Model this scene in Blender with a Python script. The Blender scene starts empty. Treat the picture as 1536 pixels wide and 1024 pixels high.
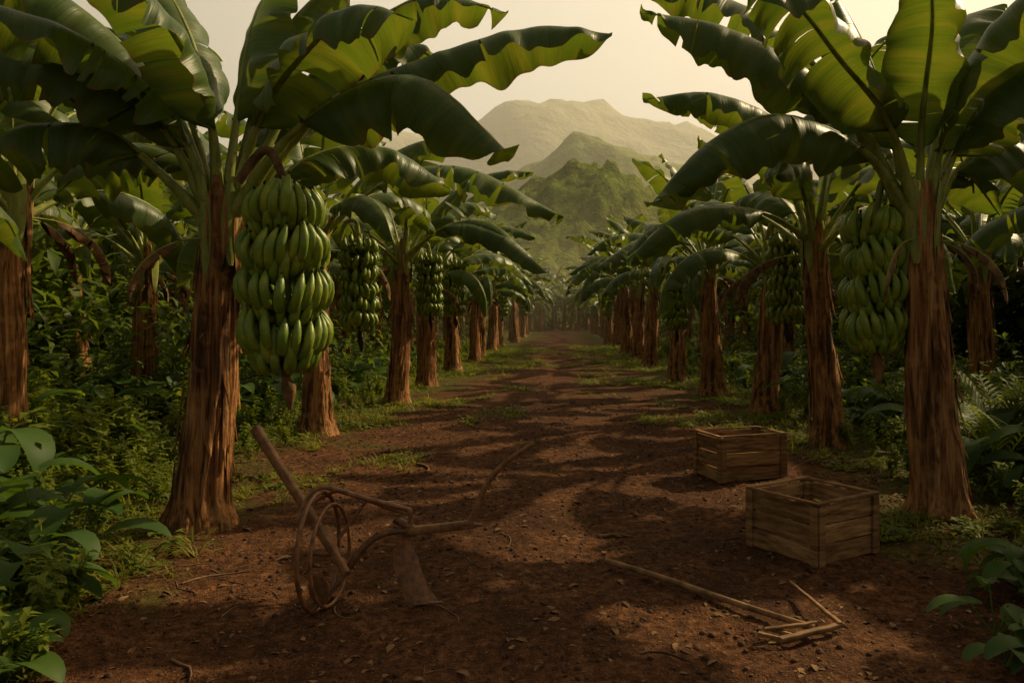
import bpy, math, random
import numpy as np
from mathutils import Vector, noise, Matrix

scene = bpy.context.scene
R = random.Random(7)
def nz(x, y=0.0, z=0.0): return noise.noise(Vector((x, y, z)))
def V(*a): return Vector(a)

# ------------------------------------------------------------------ node helpers
def new_mat(name):
    m = bpy.data.materials.new(name); m.use_nodes = True
    nt = m.node_tree; nt.nodes.clear()
    return m, nt
def N(nt, t, **kw):
    n = nt.nodes.new(t)
    for k, v in kw.items():
        if k.startswith('i_'):
            n.inputs[k[2:].replace('_', ' ')].default_value = v
        else: setattr(n, k, v)
    return n
def ramp(nt, src, stops, interp='LINEAR'):
    n = nt.nodes.new('ShaderNodeValToRGB'); n.color_ramp.interpolation = interp
    e = n.color_ramp.elements
    while len(e) < len(stops): e.new(0.5)
    for i, (p, c) in enumerate(stops):
        e[i].position = p
        e[i].color = (c, c, c, 1) if isinstance(c, (int, float)) else (*c, 1)
    nt.links.new(src, n.inputs[0]); return n.outputs[0]
def mixc(nt, f, a, b, mode='MIX'):
    n = nt.nodes.new('ShaderNodeMix'); n.data_type = 'RGBA'; n.blend_type = mode
    for s, v in ((n.inputs[0], f), (n.inputs[6], a), (n.inputs[7], b)):
        if hasattr(v, 'is_linked'): nt.links.new(v, s)
        elif isinstance(v, (int, float)): s.default_value = v
        else: s.default_value = (*v, 1)
    return n.outputs[2]
def math_(nt, op, a, b=0.0):
    n = nt.nodes.new('ShaderNodeMath'); n.operation = op
    for s, v in ((n.inputs[0], a), (n.inputs[1], b)):
        if hasattr(v, 'is_linked'): nt.links.new(v, s)
        else: s.default_value = v
    return n.outputs[0]
def mapping(nt, vec, scale):
    n = nt.nodes.new('ShaderNodeMapping'); nt.links.new(vec, n.inputs[0])
    n.inputs['Scale'].default_value = scale; return n.outputs[0]
def noise_t(nt, vec, scale, detail=4, rough=0.55):
    n = nt.nodes.new('ShaderNodeTexNoise'); nt.links.new(vec, n.inputs['Vector'])
    n.inputs['Scale'].default_value = scale; n.inputs['Detail'].default_value = detail
    n.inputs['Roughness'].default_value = rough; return n.outputs[0]
def bump(nt, h, strength, dist):
    n = nt.nodes.new('ShaderNodeBump'); nt.links.new(h, n.inputs['Height'])
    n.inputs['Strength'].default_value = strength; n.inputs['Distance'].default_value = dist
    return n.outputs[0]
def finish(nt, col, rough=0.8, nrm=None, spec=0.3, trans=None, tfac=0.35):
    p = nt.nodes.new('ShaderNodeBsdfPrincipled')
    if hasattr(col, 'is_linked'): nt.links.new(col, p.inputs['Base Color'])
    else: p.inputs['Base Color'].default_value = (*col, 1)
    if hasattr(rough, 'is_linked'): nt.links.new(rough, p.inputs['Roughness'])
    else: p.inputs['Roughness'].default_value = rough
    p.inputs['Specular IOR Level'].default_value = spec
    if nrm is not None: nt.links.new(nrm, p.inputs['Normal'])
    out = nt.nodes.new('ShaderNodeOutputMaterial'); sh = p.outputs[0]
    if trans is not None:
        t = nt.nodes.new('ShaderNodeBsdfTranslucent')
        if hasattr(trans, 'is_linked'): nt.links.new(trans, t.inputs[0])
        else: t.inputs[0].default_value = (*trans, 1)
        if nrm is not None: nt.links.new(nrm, t.inputs['Normal'])
        mx = nt.nodes.new('ShaderNodeMixShader'); mx.inputs[0].default_value = tfac
        nt.links.new(sh, mx.inputs[1]); nt.links.new(t.outputs[0], mx.inputs[2]); sh = mx.outputs[0]
    nt.links.new(sh, out.inputs['Surface'])

# ------------------------------------------------------------------ materials
def mat_leaf():
    m, nt = new_mat('banana_leaf')
    uv = N(nt, 'ShaderNodeUVMap').outputs[0]
    tc = N(nt, 'ShaderNodeTexCoord').outputs['Object']
    sep = nt.nodes.new('ShaderNodeSeparateXYZ'); nt.links.new(uv, sep.inputs[0])
    r = math_(nt, 'ABSOLUTE', math_(nt, 'SUBTRACT', sep.outputs[1], 0.5))   # 0..0.5
    veins = noise_t(nt, mapping(nt, uv, (95, 0.8, 1)), 1.0, 1)
    veinb = noise_t(nt, mapping(nt, uv, (8, 1.2, 1)), 1.0, 3)
    big = noise_t(nt, tc, 1.6, 2)
    oi = N(nt, 'ShaderNodeObjectInfo').outputs['Random']
    c = ramp(nt, big, [(0.3, (0.028, 0.076, 0.016)), (0.55, (0.058, 0.112, 0.020)), (0.75, (0.11, 0.150, 0.024))])
    c = mixc(nt, ramp(nt, veins, [(0.35, 0.0), (0.7, 0.4)]), c, (0.12, 0.155, 0.035))
    c = mixc(nt, ramp(nt, veinb, [(0.50, 0.0), (0.72, 0.55)]), c, (0.15, 0.165, 0.025))
    c = mixc(nt, math_(nt, 'MULTIPLY', oi, 0.3), c, (0.09, 0.12, 0.012))
    edge = math_(nt, 'MULTIPLY', ramp(nt, r, [(0.455, 0.0), (0.495, 1.0)]), ramp(nt, veinb, [(0.45, 0.0), (0.6, 1.0)]))
    rib = ramp(nt, r, [(0.012, 1.0), (0.03, 0.0)])
    t = mixc(nt, ramp(nt, veins, [(0.3, 0.0), (0.7, 1.0)]), (0.13, 0.20, 0.010), (0.22, 0.27, 0.018))
    t = mixc(nt, ramp(nt, big, [(0.35, 0.0), (0.65, 0.6)]), t, (0.10, 0.17, 0.012))
    t = mixc(nt, ramp(nt, veinb, [(0.45, 0.0), (0.75, 0.6)]), t, (0.36, 0.31, 0.025))
    c = mixc(nt, rib, c, (0.20, 0.24, 0.06)); c = mixc(nt, edge, c, (0.17, 0.09, 0.028))
    t = mixc(nt, rib, t, (0.10, 0.14, 0.02)); t = mixc(nt, edge, t, (0.22, 0.10, 0.02))
    hgt = math_(nt, 'ADD', math_(nt, 'MULTIPLY', veins, 0.10), veinb)
    finish(nt, c, 0.42, bump(nt, hgt, 0.6, 0.025), 0.35, t, 0.37)
    return m
def mat_petiole():
    m, nt = new_mat('banana_petiole')
    tc = N(nt, 'ShaderNodeTexCoord').outputs['Object']
    n = noise_t(nt, mapping(nt, tc, (14, 14, 3)), 1.0, 3)
    c = ramp(nt, n, [(0.3, (0.15, 0.18, 0.032)), (0.55, (0.29, 0.31, 0.068)), (0.72, (0.40, 0.38, 0.12))])
    sp = noise_t(nt, tc, 24, 2)
    c = mixc(nt, ramp(nt, sp, [(0.60, 0.0), (0.70, 0.6)]), c, (0.07, 0.04, 0.02))
    finish(nt, c, 0.45, bump(nt, n, 0.3, 0.01), 0.35, (0.38, 0.42, 0.05), 0.2)
    return m
def mat_bark():
    m, nt = new_mat('banana_trunk_bark')
    tc = N(nt, 'ShaderNodeTexCoord').outputs['Object']
    f = noise_t(nt, mapping(nt, tc, (34, 34, 1.7)), 1.0, 5, 0.65)
    g = noise_t(nt, mapping(nt, tc, (9, 9, 1.0)), 1.0, 3)
    h = noise_t(nt, mapping(nt, tc, (5, 5, 7)), 1.0, 3)
    c = ramp(nt, f, [(0.30, (0.050, 0.021, 0.010)), (0.44, (0.23, 0.095, 0.034)), (0.57, (0.44, 0.20, 0.070)), (0.74, (0.60, 0.36, 0.16))])
    c = mixc(nt, ramp(nt, g, [(0.38, 0.88), (0.50, 0.0)]), c, (0.045, 0.021, 0.010))
    c = mixc(nt, ramp(nt, h, [(0.52, 0.0), (0.68, 0.55)]), c, (0.50, 0.255, 0.095))
    hs = math_(nt, 'ADD', f, math_(nt, 'MULTIPLY', g, 1.2))
    finish(nt, c, 0.85, bump(nt, hs, 1.0, 0.04), 0.2)
    return m
def mat_banana():
    m, nt = new_mat('green_banana')
    tc = N(nt, 'ShaderNodeTexCoord').outputs['Object']
    geo = N(nt, 'ShaderNodeNewGeometry')
    n = noise_t(nt, tc, 9, 2)
    c = ramp(nt, n, [(0.3, (0.12, 0.190, 0.016)), (0.6, (0.25, 0.30, 0.022)), (0.75, (0.38, 0.37, 0.045))])
    c = mixc(nt, math_(nt, 'MULTIPLY', geo.outputs['Random Per Island'], 0.6), c, (0.080, 0.145, 0.014))
    sp = noise_t(nt, tc, 55, 2, 0.7)
    c = mixc(nt, ramp(nt, sp, [(0.62, 0.0), (0.72, 0.6)]), c, (0.06, 0.05, 0.02))
    finish(nt, c, 0.42, bump(nt, n, 0.2, 0.02), 0.4)
    return m
def mat_simple(name, a, b, scale=8, rough=0.85, stretch=(1, 1, 1), bmp=0.4, bd=0.01, spec=0.25, detail=4, mid=None):
    m, nt = new_mat(name)
    tc = N(nt, 'ShaderNodeTexCoord').outputs['Object']
    n = noise_t(nt, mapping(nt, tc, stretch), scale, detail, 0.62)
    st = [(0.3, a), (0.7, b)] if mid is None else [(0.3, a), (0.5, mid), (0.7, b)]
    c = ramp(nt, n, st)
    geo = N(nt, 'ShaderNodeNewGeometry')
    c = mixc(nt, 1.0, c, ramp(nt, geo.outputs['Random Per Island'], [(0, 0.62), (1, 1.2)]), 'MULTIPLY')
    finish(nt, c, rough, bump(nt, n, bmp, bd), spec)
    return m
def mat_weed(name, a, b, tr, tf=0.4):
    m, nt = new_mat(name)
    geo = N(nt, 'ShaderNodeNewGeometry')
    n = noise_t(nt, geo.outputs['Position'], 1.1, 2)
    c = mixc(nt, ramp(nt, n, [(0.3, 0.0), (0.7, 1.0)]), a, b)
    c = mixc(nt, math_(nt, 'MULTIPLY', geo.outputs['Random Per Island'], 0.5), c, (b[0] * 1.5, b[1] * 1.25, b[2]))
    finish(nt, c, 0.55, None, 0.2, tr, tf)
    return m
LEAF, PET, BARK, BAN = mat_leaf(), mat_petiole(), mat_bark(), mat_banana()
DRY = mat_simple('dry_leaf', (0.06, 0.03, 0.015), (0.28, 0.15, 0.06), 10)
TIP = mat_simple('banana_tip', (0.015, 0.01, 0.006), (0.05, 0.035, 0.015), 10)
WEED = mat_weed('weed_leaf', (0.050, 0.092, 0.014), (0.125, 0.16, 0.02), (0.32, 0.38, 0.02))
GRASS = mat_weed('grass_blade', (0.075, 0.100, 0.014), (0.16, 0.17, 0.022), (0.34, 0.35, 0.03))
DWEED = mat_weed('dark_leaf', (0.024, 0.060, 0.012), (0.050, 0.10, 0.016), (0.14, 0.24, 0.02), 0.3)
BUSH = mat_weed('bush_leaf', (0.028, 0.060, 0.012), (0.075, 0.115, 0.018), (0.20, 0.28, 0.02), 0.35)
WOOD = mat_simple('crate_wood', (0.080, 0.038, 0.016), (0.46, 0.26, 0.11), 3.0, 0.8, (1.5, 1.5, 12), 0.5, 0.006, 0.2, 6, (0.27, 0.140, 0.056))
POLE = mat_simple('pole_wood', (0.12, 0.058, 0.024), (0.42, 0.23, 0.095), 9.0, 0.7, (1, 1, 1), 0.4, 0.004, 0.25, 5)
TOOLW = mat_simple('tool_wood', (0.075, 0.032, 0.013), (0.36, 0.165, 0.060), 7.0, 0.6, (2, 2, 2), 0.4, 0.005, 0.35, 5)
RUST = mat_simple('rusty_iron', (0.065, 0.027, 0.012), (0.30, 0.120, 0.040), 26.0, 0.5, (1, 1, 1), 0.5, 0.003, 0.55, 4)
TWIG = mat_simple('twig_bark', (0.06, 0.032, 0.015), (0.26, 0.15, 0.075), 12)
CLOD = mat_simple('soil_clod', (0.030, 0.013, 0.007), (0.125, 0.057, 0.027), 14)

# ------------------------------------------------------------------ mesh builder
class MB:
    def __init__(s): s.v = []; s.f = []; s.m = []; s.uv = []; s.mats = []
    def mi(s, mat):
        if mat not in s.mats: s.mats.append(mat)
        return s.mats.index(mat)
    def grid(s, rows, mat, uvs=None, close=False):
        k = s.mi(mat); b = len(s.v); n = len(rows[0])
        for i, r in enumerate(rows):
            for j, p in enumerate(r):
                s.v.append(tuple(p)); s.uv.append(uvs[i][j] if uvs else (j / n, i * 0.1))
        for i in range(len(rows) - 1):
            for j in range(n if close else n - 1):
                j2 = (j + 1) % n
                s.f.append((b + i * n + j, b + i * n + j2, b + (i + 1) * n + j2, b + (i + 1) * n + j)); s.m.append(k)
    def cap(s, ring, mat):
        b = len(s.v)
        for p in ring: s.v.append(tuple(p)); s.uv.append((0, 0))
        s.f.append(tuple(range(b, b + len(ring)))); s.m.append(s.mi(mat))
    def tube(s, pts, rad, mat, n=8, caps=True, squash=1.0, sq=False):
        rows = []; up = None
        for i, p in enumerate(pts):
            t = (pts[min(i + 1, len(pts) - 1)] - pts[max(i - 1, 0)]).normalized()
            if up is None: up = V(0, 0, 1) if abs(t.z) < 0.9 else V(1, 0, 0)
            a = t.cross(up).normalized(); bb = a.cross(t).normalized(); up = bb
            r = rad(i / (len(pts) - 1)) if callable(rad) else rad
            off = math.pi / 4 if sq else 0
            rows.append([p + a * math.cos(2 * math.pi * j / n + off) * r + bb * math.sin(2 * math.pi * j / n + off) * r * squash for j in range(n)])
        s.grid(rows, mat, close=True)
        if caps: s.cap(rows[0][::-1], mat); s.cap(rows[-1], mat)
    def obj(s, name, parent=None, smooth=True, link=True, coll=None):
        me = bpy.data.meshes.new(name); me.from_pydata(s.v, [], s.f)
        for m in s.mats: me.materials.append(m)
        me.polygons.foreach_set('material_index', s.m)
        me.polygons.foreach_set('use_smooth', [smooth] * len(s.f))
        ul = me.uv_layers.new(name='UVMap')
        li = np.empty(len(me.loops), dtype=np.int32); me.loops.foreach_get('vertex_index', li)
        ul.data.foreach_set('uv', np.array(s.uv, dtype=np.float32)[li].ravel())
        me.update()
        o = bpy.data.objects.new(name, me)
        if link: (coll or scene.collection).objects.link(o)
        if parent: o.parent = parent
        return o

def catmull(P, n):
    P = [P[0] * 2 - P[1]] + list(P) + [P[-1] * 2 - P[-2]]
    out = []; segs = len(P) - 3
    for i in range(n + 1):
        x = i / n * segs; k = min(int(x), segs - 1); t = x - k
        p0, p1, p2, p3 = P[k:k + 4]
        out.append(0.5 * ((2 * p1) + (p2 - p0) * t + (2 * p0 - 5 * p1 + 4 * p2 - p3) * t * t + (3 * p1 - p0 - 3 * p2 + p3) * t ** 3))
    return out
def resample(pts, n):
    d = [0]
    for a, b in zip(pts, pts[1:]): d.append(d[-1] + (b - a).length)
    L = d[-1]; out = []; k = 0
    for i in range(n + 1):
        x = L * i / n
        while k < len(d) - 2 and d[k + 1] < x: k += 1
        t = (x - d[k]) / max(1e-6, d[k + 1] - d[k]); out.append(pts[k].lerp(pts[k + 1], min(1, t)))
    return out, L

# ------------------------------------------------------------------ banana leaf
def leaf(mb, ctrl, pf, W, seed, droop=0.9, roll=0.0, NL=26, NW=4, tears=3, thick=0.05, mat=None):
    mat = mat or LEAF
    rr = random.Random(seed)
    pts, L = resample(catmull(ctrl, 60), 100)
    hd = pts[-1] - pts[0]; hd.z = 0
    if hd.length < 1e-3: hd = V(1, 0, 0)
    hd.normalize(); S0 = V(hd.y, -hd.x, 0)
    def frame(t):
        x = t * 100; k = min(int(x), 99); p = pts[k].lerp(pts[k + 1], x - k)
        a = pts[max(0, k - 2)]; b = pts[min(100, k + 3)]
        T = (b - a).normalized(); S = (S0 - T * S0.dot(T)).normalized(); Nn = S.cross(T).normalized()
        if roll:
            c, s_ = math.cos(roll), math.sin(roll)
            S, Nn = S * c + Nn * s_, Nn * c - S * s_
        return p, T, S, Nn
    np_ = 18
    mb.tube([frame(i / np_ * 0.985)[0] - frame(i / np_ * 0.985)[3] * 0.008 for i in range(np_ + 1)],
            lambda q: max(0.005, thick * (1.25 - 0.75 * (q / max(pf, 0.15)) ** 0.7) if q < pf else thick * 0.5 * (1 - (q - pf) / (1 - pf)) ** 0.8 * 0.85 + 0.004),
            PET, 7 if NL > 30 else 5, squash=0.8, caps=False)
    BL = L * (1 - pf)
    ph = rr.uniform(0, 100)
    for side in (-1, 1):
        cuts = sorted(rr.uniform(0.1, 0.97) for _ in range(rr.randint(max(0, tears - 2), tears + 2)))
        cuts = [0.0] + [c for i, c in enumerate(cuts) if i == 0 or c - cuts[i - 1] > 0.03] + [1.0]
        sd = droop * rr.uniform(0.85, 1.15)
        for a, b in zip(cuts, cuts[1:]):
            if b - a < 0.01: continue
            n = max(2, int(NL * (b - a) + 1.5)); extra = rr.uniform(-0.15, 0.35) if len(cuts) > 2 else 0
            gap_a = 0.0 if a == 0 else rr.uniform(0.003, 0.025); gap_b = 0.0 if b == 1 else rr.uniform(0.003, 0.025)
            rows = []; uvs = []
            for i in range(n + 1):
                q = i / n; t0 = a + (b - a) * q; row = []; uvr = []
                y = 0.0; z = 0.0
                w = W * min(1, t0 / 0.16) ** 0.55 * max(0.0, 1 - max(0, (t0 - 0.45) / 0.55) ** 2.6) ** 0.75
                w *= 1 + 0.05 * nz(t0 * 9 + ph, side * 5)
                loc = sd * (1 + 0.35 * nz(t0 * 2.5 + ph, side * 2))
                for j in range(NW + 1):
                    r = j / NW
                    t = t0 + r * (gap_a * (1 - q) - gap_b * q) + 0.035 * r * (1 - t0)
                    t = min(1.0, max(0.0, t))
                    p, T, S, Nn = frame(pf + (1 - pf) * t)
                    if j > 0:
                        ang = 0.42 - (0.42 + loc + extra * r) * r ** 0.65
                        y += math.cos(ang) * w / NW; z += math.sin(ang) * w / NW
                    rip = 0.06 * W / 0.3 * r ** 1.4 * (nz(t0 * BL * 4.5 + ph, side * 3.1, r * 0.6) * 1.6 + 0.22 * math.sin(t0 * BL * 24 + ph + 4 * nz(t0 * 6, ph)))
                    row.append(p + S * side * (y + rip * 0.5) + Nn * (z + rip)); uvr.append((t0 * BL + ph, 0.5 + side * 0.5 * r))
                rows.append(row); uvs.append(uvr)
            mb.grid(rows, mat, uvs)

def gen_leaf_ctrl(base, az, pitch, bend, length, rr):
    pts = [base]; p = base.copy(); n = 6
    for i in range(n):
        q = (i + 0.5) / n
        th = pitch - bend * q ** 1.5
        a = az + 0.1 * rr.uniform(-1, 1) * q
        p = p + V(math.cos(a) * math.cos(th), math.sin(a) * math.cos(th), math.sin(th)) * length / n
        pts.append(p.copy())
    return pts

def trunk(mb, base, top, seed, r0=0.27, r1=0.155, seg=30, rings=46):
    rr = random.Random(seed); rows = []; uvs = []; H = (top - base).length; ph = rr.uniform(0, 50)
    for i in range(rings + 1):
        q = i / rings; c = base.lerp(top, q) + V(nz(q * 1.4, ph) * 0.06, nz(q * 1.4, ph + 9) * 0.06, 0) * math.sin(q * math.pi)
        R0 = r1 + (r0 * 0.78 - r1) * (1 - q) ** 1.1 + r0 * 0.30 * max(0, 1 - q / 0.12) ** 1.8
        row = []; ur = []
        for j in range(seg):
            a = 2 * math.pi * j / seg; ca, sa = math.cos(a), math.sin(a)
            lob = nz(ca * 2.1 + ph, sa * 2.1, q * 1.2); rid = abs(nz(ca * 5.5 + ph, sa * 5.5, q * 2.2))
            stp = nz(ca * 1.2, sa * 1.2 + ph, q * 9) * 0.03
            rad = R0 * (1 + 0.16 * lob - 0.38 * rid + 0.06 + stp) * (1 + 0.26 * max(0, nz(ca * 2.5 + ph, sa * 2.5, 3)) * max(0, 1 - q / 0.1))
            row.append(c + V(ca * rad, sa * rad, 0)); ur.append((j / seg, q * H))
        rows.append(row); uvs.append(ur)
    rows[0] = [p - V(0, 0, 0.08) for p in rows[0]]
    mb.grid(rows, BARK, uvs, close=True)
    mb.cap(rows[-1], BARK)
    # peeling sheath strips
    for k in range(26):
        a = rr.uniform(0, 2 * math.pi); q0 = rr.uniform(0.2, 1.0); ln = rr.uniform(0.25, 0.9); w = rr.uniform(0.015, 0.045)
        rws = []; kk = rr.uniform(0.4, 1.9); fr = rr.uniform(0.2, 0.5)
        for i in range(9):
            e_ = i / 8
            q = max(0.03, q0 - ln * e_ / H)
            R0 = r1 + (r0 * 0.78 - r1) * (1 - q) ** 1.1 + 0.004 + 0.04 * e_ ** 2.5 * kk
            c = base.lerp(top, q); ww = w * (min(1, e_ / fr) ** 0.7) * (1 - max(0, (e_ - fr) / (1 - fr)) ** 1.5) + 0.002
            a_ = a + 0.06 * math.sin(i * 0.8 + k)
            t = V(-math.sin(a_), math.cos(a_), 0); o = V(math.cos(a_), math.sin(a_), 0)
            rws.append([c + o * R0 - t * ww, c + o * (R0 + 0.012), c + o * R0 + t * ww])
        mb.grid(rws, BARK)

def crown_sheath(mb, c, seed, r1=0.155):
    rr = random.Random(seed)
    rows = []
    for i in range(9):
        q = i / 8; rad = r1 * (1.02 - 0.35 * q)
        rows.append([c + V(0, 0, -0.2 + 0.5 * q) + V(math.cos(a), math.sin(a), 0) * rad * (1 + 0.12 * math.cos(5 * a + q * 2)) for a in [2 * math.pi * j / 18 for j in range(18)]])
    mb.grid(rows, PET, close=True)
    for k in range(8):
        a = k * 0.785 + rr.uniform(-0.3, 0.3)
        rws = []; z0 = -rr.uniform(0.3, 0.6)
        for i in range(7):
            q = i / 6; o = V(math.cos(a), math.sin(a), 0); t = V(-math.sin(a), math.cos(a), 0)
            ww = 0.075 * math.sin(math.pi * (0.06 + 0.85 * q)) + 0.006
            rws.append([c + V(0, 0, z0 + (0.35 - z0) * q) + o * (r1 * (1.10 - 0.1 * abs(s)) + 0.03 * q * q) + t * ww * s for s in (-1, -0.5, 0, 0.5, 1)])
        mb.grid(rws, PET if k % 3 else BARK)

def make_tree(name, seed, H=2.6, nl=12, NL=22, NW=3, extra=(), link=True, scale=1.0, seg=22, rings=26):
    rr = random.Random(seed); mb = MB()
    top = V(rr.uniform(-0.15, 0.15), rr.uniform(-0.15, 0.15), H)
    trunk(mb, V(0, 0, 0), top, seed, 0.27 * rr.uniform(0.9, 1.15), 0.145, seg, rings)
    crown_sheath(mb, top, seed)
    a0 = rr.uniform(0, 6.28)
    for i in range(nl):
        q = i / (nl - 1)
        az = a0 + i * 2.399 + rr.uniform(-0.25, 0.25)
        pitch = math.radians(84 - 48 * q ** 0.9 + rr.uniform(-6, 6)); bend = math.radians(50 + 80 * q + rr.uniform(-12, 15))
        ln = rr.uniform(2.5, 3.2) * (0.9 if i < 2 else 1)
        b = top + V(math.cos(az) * 0.08, math.sin(az) * 0.08, 0.15 - 0.3 * q)
        leaf(mb, gen_leaf_ctrl(b, az, pitch, bend, ln, rr), rr.uniform(0.2, 0.28), rr.uniform(0.32, 0.42), seed * 50 + i,
             rr.uniform(0.5, 0.9) + 0.6 * q, 0, NL, NW, rr.choice([1, 3, 6, 9]), 0.055)
    for ctrl, pf, W in extra:
        leaf(mb, [top + V(0, 0, 0.0)] + [V(*c) for c in ctrl], pf, W, seed + 7, 1.35, 0, 34, 5, 4, 0.055)
    for i in range(3):
        az = rr.uniform(0, 6.28)
        leaf(mb, gen_leaf_ctrl(top + V(0, 0, -0.15), az, 0.1, math.radians(105), rr.uniform(1.0, 1.5), rr), 0.25, 0.12, seed * 77 + i, 1.6, 0, 14, 2, 6, 0.02, DRY)
    return mb.obj(name, link=link)

# ------------------------------------------------------------------ fruit bunch
def finger(mb, c, az, r_in, r_out, z0, ln, th, rr, n=7, rings=7, tw=0.0):
    o = V(math.cos(az), math.sin(az), 0); t = V(-math.sin(az), math.cos(az), 0)
    P = [c + o * r_in + V(0, 0, z0 - ln * 0.22), c + o * (r_in + (r_out - r_in) * 0.80) + V(0, 0, z0 - ln * 0.34),
         c + o * r_out * 1.04 + V(0, 0, z0 + ln * 0.06), c + o * (r_out - th * 0.55) + V(0, 0, z0 + ln * 0.50)]
    tw += rr.uniform(-0.22, 0.22)
    P = [p + t * tw * ln * 0.42 * (i / 3) ** 1.3 for i, p in enumerate(P)]
    cm = catmull(P, rings)
    mb.tube(cm, lambda q: th * 0.5 * (0.45 + 0.55 * min(1, q / 0.3)) * (1 if q < 0.68 else max(0.2, 1 - ((q - 0.68) / 0.32) ** 2 * 0.8)), BAN, n, caps=False)
    e = cm[-1]; d = (P[3] - P[2]).normalized()
    mb.tube([e - d * 0.004, e + d * th * 0.26], th * 0.14, TIP, 5)
def bunch_mesh(name, seed, H=1.32, Rr=0.31, tiers=4, hi=True, link=True, stalk=()):
    rr = random.Random(seed); mb = MB(); sp = H / (tiers + 0.15)
    for k in range(tiers):
        z = -sp * (k + 0.55); Rk = Rr * (0.88 if k == 0 else 1.0) * (0.93 if k == tiers - 1 else 1) * rr.uniform(0.96, 1.04)
        ph = rr.uniform(0, 6.28)
        for ring in range(2):
            n = int(2 * math.pi * Rk / (0.082 if hi else 0.098)) - ring * 2
            for i in range(n):
                az = 2 * math.pi * (i + 0.5 * ring + rr.uniform(-0.2, 0.2)) / n + k * 0.3
                tw = 0.7 * math.sin(az * 2 + ph)
                finger(mb, V(0, 0, 0), az, 0.05, Rk * (1 - 0.20 * ring) * rr.uniform(0.93, 1.05), z - ring * sp * 0.30 + rr.uniform(-0.022, 0.022) + 0.03 * math.sin(az * 2 + ph * 2),
                       sp * rr.uniform(0.90, 1.08), (0.076 if hi else 0.082) * rr.uniform(0.86, 1.06), rr, 8 if hi else 5, 8 if hi else 5, tw)
    n = 12
    for i in range(n):
        finger(mb, V(0, 0, 0), 6.283 * i / n, 0.04, Rr * 0.68, -H + 0.02, sp * 0.75, 0.075, rr, 7 if hi else 5, 6)
    mb.tube([V(0, 0, 0.05), V(0, 0, -H * 0.5), V(0, 0, -H - 0.02)], 0.05, PET, 8)
    mb.tube(catmull([V(0, 0, -H + 0.05), V(0.01, 0, -H - 0.12), V(0.03, 0.01, -H - 0.22), V(0.04, 0, -H - 0.36)], 10),
            lambda q: 0.03 if q < 0.4 else (0.05 * (1 - abs(q - 0.62) / 0.45) + 0.01), TIP if not hi else DRY, 8)
    if stalk:
        mb.tube(catmull([V(*p) for p in stalk], 14), lambda q: 0.036 - 0.006 * q, DRY if seed == 1 else PET, 9)
    return mb.obj(name, link=link)

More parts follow.
